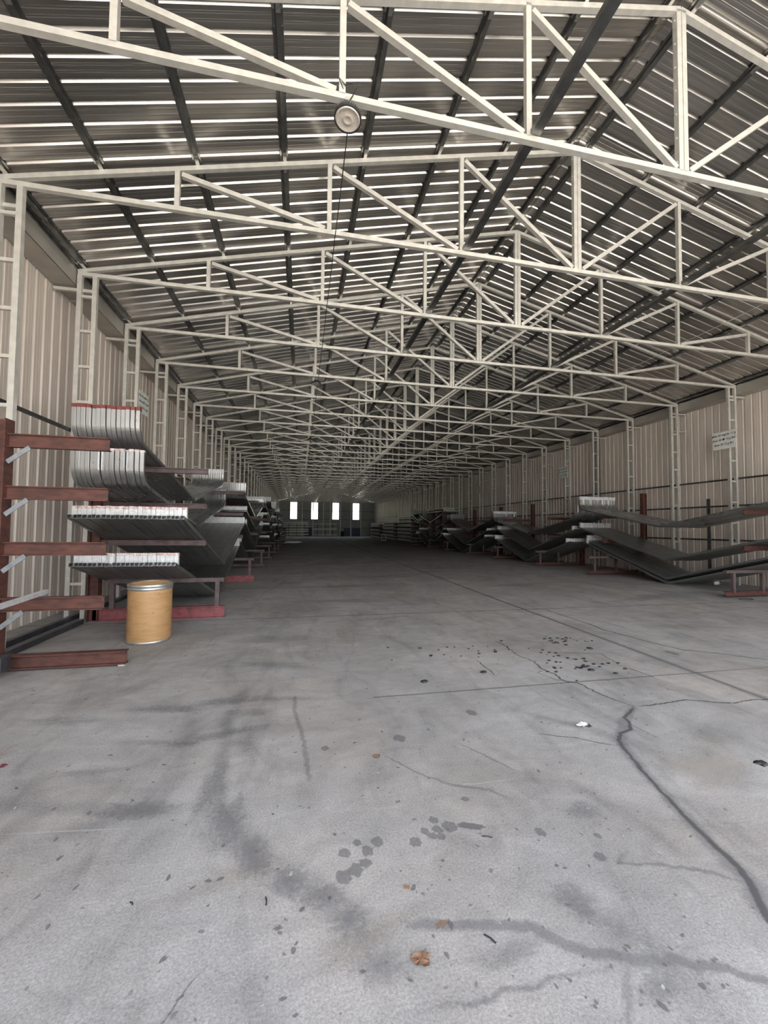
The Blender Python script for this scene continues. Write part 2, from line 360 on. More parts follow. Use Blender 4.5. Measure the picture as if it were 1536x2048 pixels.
for i in range(4):
    for j in range(5):
        n = len(mb.v); mb.v += [(gx[i],gy[j],0),(gx[i+1],gy[j],0),(gx[i+1],gy[j+1],0),(gx[i],gy[j+1],0)]; mb.quad(n,n+1,n+2,n+3)
n0 = len(mb.v); mb.v += SL_V
for f in SL_F: mb.f.append(tuple(n0+i for i in f)); mb.mi.append(1)
fl = obj('floor', mb, [M['concrete'], M['stain']]); fl['kind'] = 'structure'
me = fl.data
a = me.attributes.new('fall', 'FLOAT', 'POINT'); a.data.foreach_set('value', [0.]*n0 + [float(q) for q in FALL])
a = me.color_attributes.new('tint', 'FLOAT_COLOR', 'POINT'); a.data.foreach_set('color', [1.]*(4*n0) + [c for t in TINT for c in t])

# ground outside
mb = MB()
for x0, x1, y0, y1 in ((-150,150,-150,YFRONT),(-150,WL-.15,YFRONT,YEND+.3),(WR+.15,150,YFRONT,YEND+.3),(-150,150,YEND+.3,420)):
    n = len(mb.v); mb.v += [(x0,y0,-.03),(x1,y0,-.03),(x1,y1,-.03),(x0,y1,-.03)]; mb.quad(n,n+1,n+2,n+3)
obj('ground', mb, M['apron'])['kind'] = 'structure'
mb = MB(); n = 40
for i in range(n+1):
    x = -120 + 240*i/n; h = 9.5 + 1.6*math.sin(i*.7) + 1.1*math.sin(i*1.9+1)
    for y, z in ((170,-.1),(195,h*.6),(215,h),(260,h*.9),(300,-.1)): mb.v.append((x,y,z))
for i in range(n):
    for j in range(4): mb.quad(5*i+j, 5*i+5+j, 5*i+6+j, 5*i+1+j)
tag(obj('hill', mb, M['grass'], smooth=True), kind='structure')

# ------------------------------------------------------------------ trusses
T = .0635
def node_x(n): return XC + n*W/4
def top_z(n): return ZE + (ZR-ZE)*(4-abs(n))/4
def bot_z(n): return ZB
def truss_parts():
    """list of (name, MB) around the truss plane y=0"""
    out = []
    for s in (-1, 1):
        out.append(('top_chord', MB().bar((XC+s*(W+.03),0,ZE), (XC,0,ZR), T)))
    out.append(('bottom_chord', MB().bar((XL-.03,0,ZB-.02), (XR+.03,0,ZB-.02), T)))
    kp = MB()
    for s in (-1, 1): kp.bar((XC+s*(T/2+.004),0,ZB), (XC+s*(T/2+.004),0,ZR-.01), T)
    for z in [ZB+.12+.3*i for i in range(7)]: kp.box(XC-T-.022, XC+T+.022, -.008, .008, z-.008, z+.008)
    out.append(('king_post', kp))
    for n in (-3,-2,-1,1,2,3):
        out.append(('web_vertical', MB().bar((node_x(n),0,ZB), (node_x(n),0,top_z(n)), T)))
    for s in (-1, 1):
        for n in (3,2,1):
            x0 = node_x(s*n); x1 = node_x(s*(n-1))
            out.append(('web_diagonal', MB().bar((x0-s*T*.9,0,top_z(n)-.06), (x1+s*T*(1 if n > 1 else 1.5),0,ZB+.03), T*.98)))
    return out
def label_truss(k):
    extra = {0:' with the round lamp hanging from it', 1:', meeting the leftmost ladder column in view'}
    if k < 12: return 'pale galvanized steel roof truss, %s from the camera%s' % (ORD[k], extra.get(k, ''))
    return 'small distant galvanized roof truss far down the shed'
parts = [(n, m_.mesh(n, M['galv'])) for n, m_ in truss_parts()]
allm = MB()
for n, m_ in truss_parts():
    k = len(allm.v); allm.v += m_.v
    for f in m_.f: allm.quad(*[k+i for i in f])
allmesh = allm.mesh('roof_truss', M['galv'])
for k in range(NF-1):
    y = Y1 + k*SP
    if k < 12:
        t = thing('roof_truss', label_truss(k), 'roof truss', (0,y,0), 'roof trusses across the shed')
        for n, me_ in parts: obj(n, me_, None, t)
    else:
        t = tag(obj('roof_truss', allmesh, None), label_truss(k), 'roof truss', 'roof trusses across the shed'); t.location = (0,y,0)

# ladder columns
RUNGS = [5.54,4.93,4.31,3.70,3.08,2.46,1.84,1.22,.60]
def column_parts(s):
    out = [('post', MB().bar((-0.0,0,0),(0,0,ZE-.05),.07,up=(0,1,0))), ('post', MB().bar((-s*.235,0,0),(-s*.235,0,ZB-.05),.07,up=(0,1,0)))]
    for z in RUNGS: out.append(('rung', MB().bar((-s*.035,0,z),(-s*.20,0,z),.045)))
    out.append(('gutter_bracket', MB().bar((s*.42,0.04,5.66),(-s*.2,0.04,5.66),.05)))
    return out
for s, x, wd in ((-1, XL, 'left'), (1, XR, 'right')):
    P = [(n, m_.mesh(n, M['galv'])) for n, m_ in column_parts(s)]
    am = MB()
    for n, m_ in column_parts(s):
        k0 = len(am.v); am.v += m_.v
        for f in m_.f: am.quad(*[k0+i for i in f])
    amm = am.mesh('ladder_column', M['galv'])
    for k in range(1 if s < 0 else 3, NF-1):
        lab = ('galvanized ladder column on the %s wall, under the %s truss from the camera' % (wd, ORD[k])) if k < 12 else 'small distant ladder column far down the %s wall' % wd
        g = 'ladder columns along the %s wall' % wd
        if k < 9:
            t = thing('ladder_column', lab, 'column', (x, Y1+k*SP, 0), g)
            for n, me_ in P: obj(n, me_, None, t)
        else:
            t = tag(obj('ladder_column', amm, None), lab, 'column', g); t.location = (x, Y1+k*SP, 0)

# ------------------------------------------------------------------ purlins (hat channels) with screws
def hat(mb, x, z, slope, y0, y1, w=.115, h=.045):
    """open-down hat channel along y; top flange against the sheet"""
    r = Vector((1,0,slope)).normalized(); u = Vector((-r.z,0,r.x))
    c = Vector((x,0,z))
    P = [(-w/2,h),(-w/4,h),(-w/4+.006,0),(w/4-.006,0),(w/4,h),(w/2,h)]
    k = len(mb.v)
    for y in (y0, y1):
        for t in (0, -.003):
            for a_, b_ in P:
                q = c + r*a_ + u*(b_+t); mb.v.append((q.x, y, q.z))
    for i in range(5):
        mb.quad(k+6+i, k+7+i, k+19+i, k+18+i); mb.quad(k+i, k+12+i, k+13+i, k+1+i)
    mb.cur = 1
    for k_ in range(NF-1):
        yy = Y1+k_*SP; q = c + r*0; q2 = c + u*.0
        mb.bar((c.x, yy-.16, c.z-.004), (c.x, yy+.16, c.z-.004), .006, w*.42, up=(u.x,u.y,u.z))
        for a_ in (-.39, .39):
            q = c + r*(w*a_) + u*(h-.006); mb.bar((q.x,yy-.16,q.z),(q.x,yy+.16,q.z), .004, w*.2, up=(u.x,u.y,u.z))
    mb.cur = 0
    for i in range(int((min(y1,16)-y0)/PITCH)):
        for a_ in (-w*.38, w*.38):
            q = c + r*a_ + u*(h-.008); yy = y0 + .1 + i*PITCH
            if yy > 3: mb.box(q.x-.006, q.x+.006, yy-.006, yy+.006, q.z-.006, q.z+.004)
offs = [.17, 1.33, 2.45, 3.62, 4.79, 5.95, 7.13, 8.2]
names = ['beside the ridge','one down from the ridge','two down from the ridge','three down from the ridge','four down from the ridge','five down from the ridge','just above the eave','along the eave']
for s, wd in ((-1,'left'),(1,'right')):
    for o_, nm in zip(offs, names):
        mb = MB(); hat(mb, XC+s*o_, ZR+.095-o_*SL-.052, -s*SL, YFRONT, YEND-.02)
        if nm == 'along the eave':
            hat(mb, XC+s*(o_+.13), ZR+.095-(o_+.13)*SL-.052, -s*SL, YFRONT, YEND-.02)
        tag(obj('roof_purlin', mb, [M['purlin'], M['lap']]), 'dark zinc roof purlin %s on the %s roof slope' % (nm, wd), 'purlin', 'purlins under the roof sheets')
for x, wd in ((2.47,'left'),(6.60,'right')):
    mb = MB(); n = len(mb.v)
    mb.box(x-.055,x-.048,YFRONT,YEND-.02,ZB+.016,ZB+.075).box(x+.048,x+.055,YFRONT,YEND-.02,ZB+.016,ZB+.075).box(x-.048,x+.048,YFRONT,YEND-.02,ZB+.016,ZB+.023).box(x-.03,x+.03,YFRONT,YEND-.02,ZB+.023,ZB+.05)
    tag(obj('tie_channel', mb, M['purlin']), 'long dark channel lying on the bottom chords %s of the ridge' % wd, 'beam')
# gutters
for s, x, xw, wd in ((-1, XL-.06, WL, 'left'), (1, XR+.06, WR, 'right')):
    mb = MB()
    y = YFRONT; i = 0
    while y < YEND:
        y2 = min(y+5.75, YEND); e = .004*(i % 2)
        lo, hi = sorted((x, xw))
        mb.box(x-.003+e, x+.003+e, y, y2, 5.72, 6.0)
        lo += .012; hi -= .012
        mb.box(lo, hi, y, y2, 5.715+e, 5.721+e)
        mb.box(lo, hi, y2-.03, y2, 5.700, 5.716); mb.box(x-.012, x+.012, y2-.03, y2, 5.70, 5.99)
        y = y2; i += 1
    tag(obj('gutter', mb, M['gutter']), 'grey sheet metal box gutter along the top of the %s wall' % wd, 'gutter')
# girts along the walls
for x, z, lab in ((XL-.02, 3.21, 'dark square tube girt running along the left wall at mid height'),
                  (XR+.02, 3.18, 'topmost dark girt tube running along the right wall'),
                  (XR+.02, 2.37, 'middle dark girt tube along the right wall, just above the top bows'),
                  (XR+.02, 1.32, 'lowest dark girt tube along the right wall')):
    y0 = YFRONT if z > 3 else 8.6
    tag(obj('wall_girt', MB().bar((x + (.06 if x > 0 else -.06),y0,z),(x + (.06 if x > 0 else -.06),YEND-.05,z),.05), M['girt']), lab, 'girt')
for x, lab in ((-3.70,'steel base rail on the floor nearer the left wall'),(-3.44,'steel base rail on the floor in front of the other, by the left columns')):
    tag(obj('base_rail', MB().bar((x-.02 if x<-3.6 else x,3.0,.04),(x-.02 if x<-3.6 else x,7.42 if x>-3.6 else 30,.04),.075), M['darksteel']), lab, 'rail')
tag(obj('wall_stud', MB().bar((12.72,10.48,0),(12.72,10.48,2.62),.05).bar((12.66,10.48,0),(12.66,10.48,2.62),.03), M['girt']), 'dark upright stud by the right wall behind the nearest bows', 'post')
tag(obj('downspout', MB().box(12.98,13.12,15.52,15.76,0,5.68), M['gutter']), 'wide grey vertical downspout on the right wall', 'downspout')
for k, wd in ((4,'nearest'),(8,'middle'),(12,'farthest')):
    yy = Y1+k*SP
    tag(obj('wall_bracket', MB().bar((XR-.1,yy+.05,5.05),(13.17,yy+.05,5.05),.06,.03).bar((13.1,yy+.05,5.08),(13.17,yy+.05,5.08),.1,.06), M['galv']),
        '%s of the short steel brackets reaching from column to right wall' % wd, 'bracket')
# end wall framing
for i, x in enumerate((.22,2.05,3.85,5.02,6.80,8.62,10.39)):
    nm = ['leftmost','second from left','third from left','middle','third from right','second from right','rightmost'][i]
    tag(obj('end_wall_column', MB().box(x-.06,x+.06,YEND-.2,YEND-.06,0,5.9), M['galv']), 'thin upright column on the end wall, %s' % nm, 'column', 'columns of the end wall')
for z, nm in ((4.38,'upper'),(2.90,'middle'),(1.45,'lower')):
    tag(obj('end_wall_girt', MB().box(WL+.1,WR-.1,YEND-.06,YEND-.01,z-.03,z+.03), M['girt']), '%s horizontal girt across the end wall' % nm, 'girt')

# ------------------------------------------------------------------ cantilever racks
def rack(x_col, sgn, y, arms, reach, foot_reach, stand, label, col_top=2.95, first=False, red='redpaint', arm_h=.09):
    """sgn +1: arms reach to +x; arms = heights of arm tops"""
    t = thing('cantilever_rack', label, 'rack', (x_col, y, 0), 'cantilever racks')
    body = M['rust']
    obj('upright', MB().ibeam((0,0,0),(0,0,col_top),.16,.15,up=(1,0,0)), body, t)
    for z in arms:
        obj('arm', MB().ibeam((sgn*.08,0,z-arm_h/2),(sgn*reach,0,z-arm_h/2),arm_h,.08,.012), M['rust'] if first or sgn < 0 else M['rust2'], t)
        if first:
            obj('brace', MB().bar((sgn*.09,-.02,z-arm_h-.17),(sgn*.30,-.02,z-arm_h+.0),.045,.012).bar((sgn*.09,-.04,z-arm_h-.17),(sgn*.30,-.04,z-arm_h+.0),.012,.05), M['brace'], t)
    if first:
        obj('base_beam', MB().ibeam((sgn*.11,-.02,.095),(sgn*foot_reach,-.02,.095),.15,.10,.014), M['rust'], t)
        obj('foot', MB().box(sgn*foot_reach-.08,sgn*foot_reach-.01,-.05,.02,0,.02).tube([(sgn*foot_reach-.05,-.02,.0),(sgn*foot_reach-.05,-.02,.03)],.03,10), M['galv'], t)
    else:
        obj('base_beam', MB().ibeam((-sgn*.02,0,.1),(sgn*foot_reach,0,.1),.2 if red == 'redpaint' else .11,.10,.012), M[red], t)
        obj('stand_rail', MB().bar((sgn*.2,0,stand-.035),(sgn*(foot_reach-.01),0,stand-.035),.07,.08,up=(0,0,1)), M['rust2'], t)
        for xx in (.27, foot_reach-.12 if sgn > 0 else foot_reach-.25):
            obj('stand_leg', MB().bar((sgn*xx,0,.2 if red == 'redpaint' else .11),(sgn*xx,0,stand-.07),.07), M['rust2'], t)
        if sgn < 0: obj('stand_leg', MB().bar((sgn*1.2,0,.11),(sgn*1.2,0,stand-.07),.07), M['rust2'], t)
    return t
ARM_L = [2.60, 1.985, 1.345]
rack(-3.265, 1, 5.2, [2.60,2.02,1.40,.79], 1.08, 1.34, 0, 'empty rusty red cantilever rack at the left edge, nearest the camera', col_top=2.76, first=True, arm_h=.15)
pos = ['second on the left side, behind the brown drum','third on the left side, with a split red foot beam','fourth on the left side','fifth on the left side','sixth on the left side','seventh on the left side','eighth on the left side','ninth on the left side']
for i, y in enumerate((7.6, 12.2, 16.4, 20.3, 24.4, 28.5, 32.6, 36.7)):
    rack(-3.345, 1, y, ARM_L, 1.72, 2.05 if i < 2 else 1.99, .69, 'cantilever rack with dark arms, ' + pos[i], red='redpaint' if i < 2 else 'rust2')
pos = ['nearest on the right side, cut by the photo edge','second on the right side, its upright rising above the bows','third on the right side','fourth on the right side','fifth on the right side','sixth on the right side','seventh on the right side','eighth on the right side']
for i, y in enumerate((7.87, 12.56, 15.88, 19.77, 23.3, 27.2, 31.2, 35.2)):
    rack(12.30, -1, y, [2.12, 1.24], 1.72, 2.33, .66, 'red-brown cantilever rack, ' + pos[i], red='rust', arm_h=.11)

# ------------------------------------------------------------------ roof bows (V shaped square tubes)
S = .0578
OCT = [(-.82,-1),(.82,-1),(1,-.82),(1,.82),(.82,1),(-.82,1),(-1,.82),(-1,-.82)]
def sweep(path, s, inner=.12):
    """square tube along a (y,z) path, open ends with a recess"""
    mb = MB(); n = len(path); P = [Vector((0,a,b)) for a, b in path]
    X = Vector((1,0,0)); nr = []
    for i in range(n):
        d0 = (P[i]-P[i-1]).normalized() if i else None; d1 = (P[i+1]-P[i]).normalized() if i < n-1 else None
        d = ((d0 or d1) + (d1 or d0)).normalized(); nn = X.cross(d)
        k = 1/max(.5, nn.dot(X.cross(d1 or d0))); nr.append((nn*k, d))
    for i in range(n):
        for a_, b_ in OCT: mb.v.append(tuple(P[i] + X*(a_*s/2) + nr[i][0]*(b_*s/2)))
    for i in range(n-1):
        for j in range(8):
            k = 8*i+j; k2 = 8*i+(j+1)%8; mb.quad(k, k2, k2+8, k+8)
    for e, sg in ((0,1),(n-1,-1)):
        t = s/2-.004; k = len(mb.v)
        for dep in (0, inner):
            q = P[e] + nr[e][1]*(sg*dep)
            for a_, b_ in OCT: mb.v.append(tuple(q + X*(a_*t) + nr[e][0]*(b_*t)))
        for j in range(8):
            j2 = (j+1)%8; mb.quad(8*e+j, 8*e+j2, k+j2, k+j); mb.quad(k+j, k+j2, k+8+j2, k+8+j)
        mb.quad(*range(k+8, k+16))
    return mb
def bow_mesh(kind, half, slope):
    h = S/2
    if kind == 'curved':
        r = .30; a = math.atan(slope); yb = half - r*(1-math.sin(a)) - .0
        # straight part ends where the bend begins
        zb = slope*yb; cy = yb - r*math.sin(a); cz = zb + r*math.cos(a)
        seg = [(cy + r*math.sin(a + (math.pi/2-a)*i/12), cz - r*math.cos(a + (math.pi/2-a)*i/12)) for i in range(13)]
        top = seg[-1][1] + .24
        half_path = seg + [(seg[-1][0], top)]
        path = [(-y, z+h) for y, z in reversed(half_path)] + [(0, h)] + [(y, z+h) for y, z in half_path]
        mb = sweep(path, S); end = (half_path[-1][0], top+h)
    else:
        path = [(-half, slope*half+h), (0, h), (half, slope*half+h)]
        mb = sweep(path, S); end = (half-.16, slope*(half-.16)+S)
    return mb.mesh('roof_bow', M['bow'] if kind == 'box' else M['bowc']), end
def bow_proto(kind, half, slope, tip, label, group):
    me_, end = bow_mesh(kind, half, slope)
    t = tag(obj('roof_bow', me_, None), label, 'roof bow', group)
    for s in (-1, 1):
        if kind == 'curved':
            mb = MB(); y, z = s*end[0], end[1]; q = S/2+.0015; H = .05 if tip == 'redtip' and s < 0 else .12 if s > 0 else .03
            for x0, x1, y0, y1 in ((-q,q,y-q,y-q+.004),(-q,q,y+q-.004,y+q),(-q,-q+.004,y-q,y+q),(q-.004,q,y-q,y+q)): mb.box(x0,x1,y0,y1,z-H,z+.002)
            o = obj('painted_end', mb, M[tip if s < 0 else 'stub'], t); o['label'] = 'bright zinc end' if s > 0 else 'red painted end' if tip == 'redtip' else 'scuffed pinkish end'
        else:
            mb = MB(); y, z = s*end[0], end[1]; q = S/2
            mb.box(-q,q,y-q,y+q,z-.01,z+.175); mb.cur = 1 if s < 0 else 0; mb.box(-q-.0008,q+.0008,y-q-.0008,y+q+.0008,z+.135,z+.1762)
            obj('end_stub', mb, [M['stub'], M[tip]], t)['label'] = 'bright zinc end stub'
    return t
def bow_row(kind, half, slope, tip, label, group, x0, n, yc, z, pitch=.0612, jz=.004, jy=.02, skew=0):
    first = bow_proto(kind, half, slope, tip, label, group)
    for i in range(n):
        o = first if i == 0 else copy_tree(first)
        o.location = (x0 + pitch*i, yc + random.gauss(0, jy), z + abs(random.gauss(0, jz)))
L = 'galvanized V-shaped roof bow in the '
bow_row('curved', 3.33, .20, 'redtip', L+'top row with red-painted upturned ends, nearest left stack', 'bows, nearest left stack, top row', -3.23, 14, 9.88, 2.16, pitch=.0645)
bow_row('curved', 3.33, .19, 'pinktip', L+'second row down with shiny curved ends, nearest left stack', 'bows, nearest left stack, second row', -3.22, 15, 9.88, 1.555, pitch=.0645)
bow_row('box', 3.38, .29, 'pinktip', L+'third row down, squared stub ends, nearest left stack', 'bows, nearest left stack, third row', -3.20, 25, 9.85, .705)
bow_row('box', 3.30, .30, 'pinktip', L+'lowest row of the nearest left stack', 'bows, nearest left stack, lowest row', -3.20, 23, 9.85, .004, jz=.001)
bow_row('curved', 3.4, .20, 'pinktip', L+'top row with curved ends, second left stack', 'bows, second left stack, top row', -2.86, 16, 18.3, 1.93)
bow_row('box', 3.3, .21, 'pinktip', L+'second row down, second left stack', 'bows, second left stack, second row', -2.9, 17, 18.3, 1.42)
bow_row('box', 3.3, .31, 'pinktip', L+'third row down, second left stack', 'bows, second left stack, third row', -2.9, 17, 18.3, .64)
bow_row('box', 3.2, .31, 'pinktip', L+'lowest row of the second left stack', 'bows, second left stack, lowest row', -2.9, 14, 18.3, .01)
bow_row('curved', 3.5, .19, 'pinktip', L+'top row of the nearest right stack', 'bows, nearest right stack, top row', 10.48, 26, 10.15, 1.68)
bow_row('box', 3.9, .25, 'pinktip', L+'middle row of the nearest right stack', 'bows, nearest right stack, middle row', 10.70, 23, 10.15, .69)
bow_row('box', 3.6, .30, 'pinktip', L+'lowest layer on the floor, nearest right stack', 'bows, nearest right stack, lowest layer', 10.74, 22, 10.15, .004, jz=.001)
bow_row('box', 3.55, .30, 'pinktip', L+'second lowest layer, nearest right stack', 'bows, nearest right stack, second lowest layer', 10.78, 21, 10.2, .13, jz=.001)
bow_row('curved', 3.45, .20, 'pinktip', L+'top row, second right stack', 'bows, second right stack, top row', 10.60, 23, 17.5, 1.36)
bow_row('box', 3.3, .29, 'pinktip', L+'middle row, second right stack', 'bows, second right stack, middle row', 10.70, 21, 17.5, .60)
bow_row('box', 3.2, .31, 'pinktip', L+'lowest row, second right stack', 'bows, second right stack, lowest row', 10.50, 22, 17.5, .06)
# the rest of the bows, deep in the shed
far = MB()
def far_row(kind, half, slope, x0, n, yc, z):
    me_, end = bow_mesh(kind, half, slope)
    V = [tuple(v.co) for v in me_.vertices]; F = [tuple(p.vertices) for p in me_.polygons]
    for i in range(n):
        ox, oy = x0+.0612*i, yc+random.gauss(0,.02); k = len(far.v)
        far.v += [(a+ox, b_+oy, c+z) for a, b_, c in V]; far.cur = 0
        for f in F: far.quad(*[k+q for q in f])
        if kind == 'box':
            far.cur = 1
            for s in (-1,1): far.box(ox-S/2, ox+S/2, oy+s*end[0]-S/2, oy+s*end[0]+S/2, z+end[1], z+end[1]+.135)
    bpy.data.meshes.remove(me_)
for yc in (26.4, 34.5):
    far_row('curved', 3.3, .21, -2.9, 17, yc, 2.0); far_row('box', 3.2, .25, -2.9, 18, yc, 1.42)
    far_row('box', 3.2, .30, -2.9, 20, yc, .70); far_row('box', 3.0, .31, -2.9, 20, yc, .02)
far_row('curved', 2.6, .22, -2.8, 14, 30.6, 2.5)
for yc, xo in ((25.0, 0), (33.3, .35)):
    far_row('curved', 3.3, .21, 10.9+xo, 18, yc, 1.44); far_row('box', 3.4, .27, 10.6+xo, 20, yc, .55); far_row('box', 3.6, .30, 10.35+xo, 22, yc, .02)
far_row('curved', 3.3, .22, 11.2, 16, 34.0, 2.05)
far_row('curved', 1.75, .30, 11.3, 14, 38.3, 2.3); far_row('curved', 1.75, .30, 11.3, 14, 38.3, 2.05)
tag(obj('distant_roof_bows', far, [M['bow'], M['stub']]), 'many V-shaped galvanized bows stacked deep in the shed along both walls', 'roof bows', kind='stuff')

# ------------------------------------------------------------------ far bundles
def bundle(name, label, group, x0, x1, y0, y1, zs, nrow, lattice=False):
    t = thing(name, label, 'bundle', (0,0,0), group)
    for z in zs:
        mb = MB(); w = (x1-x0)/nrow
        for i in range(nrow):
            xx = x0 + w*(i+.5); j = random.uniform(-.25,.25); mb.bar((xx,y0+j,z+.035),(xx,y1+j,z+.035),w*.82,.07,up=(1,0,0))
        if lattice:
            for yy in [y0+.25+.5*i for i in range(int((y1-y0)/.5))]:
                mb.bar((x0-.01,yy,z+.07),(x0-.01,yy+.22,z+.22),.03).bar((x0-.01,yy+.22,z+.22),(x0-.01,yy+.44,z+.07),.03)
            mb.bar((x0-.01,y0,z+.24),(x0-.01,y1,z+.24),.05).bar((x1,y0,z+.24),(x1,y1,z+.24),.05)
        obj('tube_layer', mb, M['galv'], t)
    for yy in (y0+.6, (y0+y1)/2, y1-.6):
        for za, zb_ in zip([0]+zs[:-1], zs):
            obj('bolster', MB().box(x0+.05,x1-.05,yy-.05,yy+.05, za+(.07 if za else 0), zb_), M['rust2'], t)
    return t
bundle('truss_bundle', 'layered bundle of lattice trusses, nearest of those on the far right', 'bundles on the far right', 11.4,12.5,41.0,47.2,[.12,.5,.9,1.3,1.75,2.2,2.6,2.85],10,True)
bundle('truss_bundle', 'layered bundle of lattice trusses, middle of those on the far right', 'bundles on the far right', 11.2,12.5,48.5,55,[.12,.5,.95,1.4,1.8,2.2],10,True)
bundle('tube_bundle', 'low layered bundle of tubes by the end wall on the far right', 'bundles on the far right', 10.9,12.5,56.5,63,[.12,.6,1.1,1.7,2.0],12,True)
bundle('tube_bundle', 'bundle of long tubes lying on top of the far right bows', 'bundles on the far right', 11.2,12.4,30.6,35.2,[2.95,3.15],12)
bundle('tube_bundle', 'layered bundle of tubes on the far left beyond the bows', 'bundles on the far left', -3.2,-1.9,39.2,45.5,[.12,.5,.9,1.3,1.8,2.2],12,True)
bundle('tube_bundle', 'layered bundle of tubes near the end wall on the far left', 'bundles on the far left', -3.2,-1.8,47,54,[.12,.55,1.0,1.5],12,True)
for i, (x, y, z, nm) in enumerate(((-1.55,40.6,.04,'near'),(-1.2,41.4,.04,'middle'),(-1.4,43.2,.04,'far'))):
    tag(obj('loose_tube', MB().bar((x,y,z),(x+1.3,y+.1*i,z),.07), M['stub']), '%s loose pale tube lying across the floor, far left' % nm, 'tube', 'loose tubes on the floor')
mb = MB().bar((9.75,48.8,.03),(10.35,48.8,.03),.06).bar((9.75,48.8,.72),(10.35,48.8,.72),.06).bar((9.78,48.8,.03),(9.78,48.8,.72),.06).bar((10.32,48.8,.03),(10.32,48.8,.72),.06)
tag(obj('tube_stand', mb, M['stub']), 'small pale rectangular tube frame standing on the floor, far right', 'stand')
# end wall racks with long tubes
for x0, x1, nm, zs in ((-2.6,1.25,'left',[.25,.75,1.1,1.55,2.0,2.25]),(2.2,6.0,'right',[.22,1.15,1.3,2.05])):
    t = thing('tube_rack', 'rack of long pale tubes against the end wall, the %s one' % nm, 'rack', (0,0,0), 'tube racks at the end wall')
    for xx in (x0+.6, (x0+x1)/2, x1-.6):
        obj('upright', MB().box(xx-.05,xx+.05,69.95,70.1,0,2.3), M['girt'], t)
    for z in zs:
        mb = MB()
        for j in range(5): 
            e = random.uniform(-.2,.2); dz = random.uniform(-.03,.08)
            mb.bar((x0+e,69.3+.13*j,z+.04),(x1+e*.5,69.3+.13*j,z+.04+dz),.1)
        obj('tube_layer', mb, M['galv'], t)
for x0, x1, nm in ((.75,1.9,'left'),(7.4,8.5,'middle'),(8.8,10.3,'right')):
    tag(obj('leaning_sheet', MB().box(x0,x1,70.55,70.62,0,1.4), M['blue']), 'dark blue sheet leaning on the end wall, the %s one' % nm, 'sheet')
tag(obj('barrel', MB().lathe([(.0,0),(.31,0),(.31,.28),(.325,.3),(.31,.32),(.31,.58),(.325,.6),(.31,.62),(.31,.88),(.0,.88)],20,(7.05,69.6,0)), M['dark']), 'small dark barrel standing by the end wall', 'barrel')

# ------------------------------------------------------------------ fibre drum
d = thing('fiber_drum', 'tan fibreboard drum with zinc rims on the floor by the left rack', 'drum', (-2.05,6.25,0))
obj('drum_body', MB().lathe([(.272,.012),(.275,.03),(.275,.75),(.272,.79),(.262,.79),(.262,.03),(0,.03)],48), M['fiber'], d, True)
obj('top_rim', MB().lathe([(.276,.715),(.284,.722),(.284,.74),(.278,.748),(.284,.756),(.287,.775),(.283,.795),(.272,.80),(.264,.795),(.262,.77)],48), M['rim'], d, True)
obj('bottom_rim', MB().lathe([(.0,0),(.272,0),(.281,.004),(.281,.028),(.276,.034)],48), M['rim'], d, True)
# loose tubes at the left edge
tag(obj('loose_tube', MB().bar((-2.72,4.0,.813),(-2.90,5.45,.813),.045), M['stub']), 'bright thin tube poking over the lowest arm of the nearest rack', 'tube')
mb = MB().bar((-3.6,4.93,.155),(-2.96,4.93,.155),.15); 
tag(obj('steel_tube', mb, M['darksteel']), 'dark thick square tube end on the floor at the left photo edge', 'tube')

# ------------------------------------------------------------------ lamps
def lamp(loc, label, tilt):
    t = thing('high_bay_lamp', label, 'lamp', loc, 'high bay lamps'); t.rotation_euler = tilt
    mb = MB().lathe([(.125,-.012),(.137,-.012),(.139,.012),(.125,.02),(.10,.03),(.07,.05),(.065,.10),(0,.10)],48)
    for i in range(36):
        a_ = 2*math.pi*i/36; c_, s_ = math.cos(a_), math.sin(a_)
        mb.bar((.07*c_,.07*s_,.04),(.13*c_,.13*s_,.025),.03,.006,up=(0,0,1))
    obj('housing', mb, M['dark'], t)
    obj('lens', MB().lathe([(0,-.016),(.035,-.016),(.04,-.020),(.045,-.016),(.105,-.014),(.112,-.02),(.119,-.014),(.124,-.010),(.127,0)],48), M['lens'], t, True)
    obj('hook', MB().tube([(0,0,.10),(0,0,.14),(.02,0,.16),(.02,0,.19),(0,0,.205),(-.02,0,.19),(-.015,0,.165)],.006,8), M['rim'], t, True)
    return t
l0 = lamp((.39, 3.90, 5.700), 'round black-rimmed lamp hanging tilted from the nearest truss', (math.radians(-4), math.radians(3), 0))
lamp((.36, 11.58, 5.70), 'small dark round lamp under the fifth truss, left of the ridge', (0,0,0))
lamp((8.6, 11.58, 5.72), 'small dark round lamp under the fifth truss, right of the ridge', (0,0,0))
lamp((.36, 19.23, 5.70), 'tiny dark lamp under a far truss, left of the ridge', (0,0,0))
lamp((8.6, 19.23, 5.72), 'tiny dark lamp under a far truss, right of the ridge', (0,0,0))
tag(obj('carabiner', MB().tube([(.37,3.90,5.86),(.355,3.90,5.885),(.36,3.90,5.91),(.385,3.90,5.925),(.40,3.90,5.905),(.40,3.90,5.875),(.385,3.90,5.86)],.005,6), M['rim'], smooth=True), 'small zinc clip holding the nearest round lamp', 'clip')
def sag(p, q, s_, n=8):
    p = Vector(p); q = Vector(q)
    return [tuple(p.lerp(q, i/n) - Vector((0,0,s_*4*(i/n)*(1-i/n)))) for i in range(n)]
pts = [(.385,3.88,5.83),(.43,3.86,5.90),(.47,3.86,5.99),(.42,3.86,6.04),(.36,3.885,6.03),(.30,3.885,6.09),(.34,3.9,6.0),(.39,4.0,5.86)]
for k in range(0, 22):
    pts += sag((.42,Y1+k*SP+.06,5.885),(.42,Y1+(k+1)*SP+.06,5.885),.03+.015*(k%3))
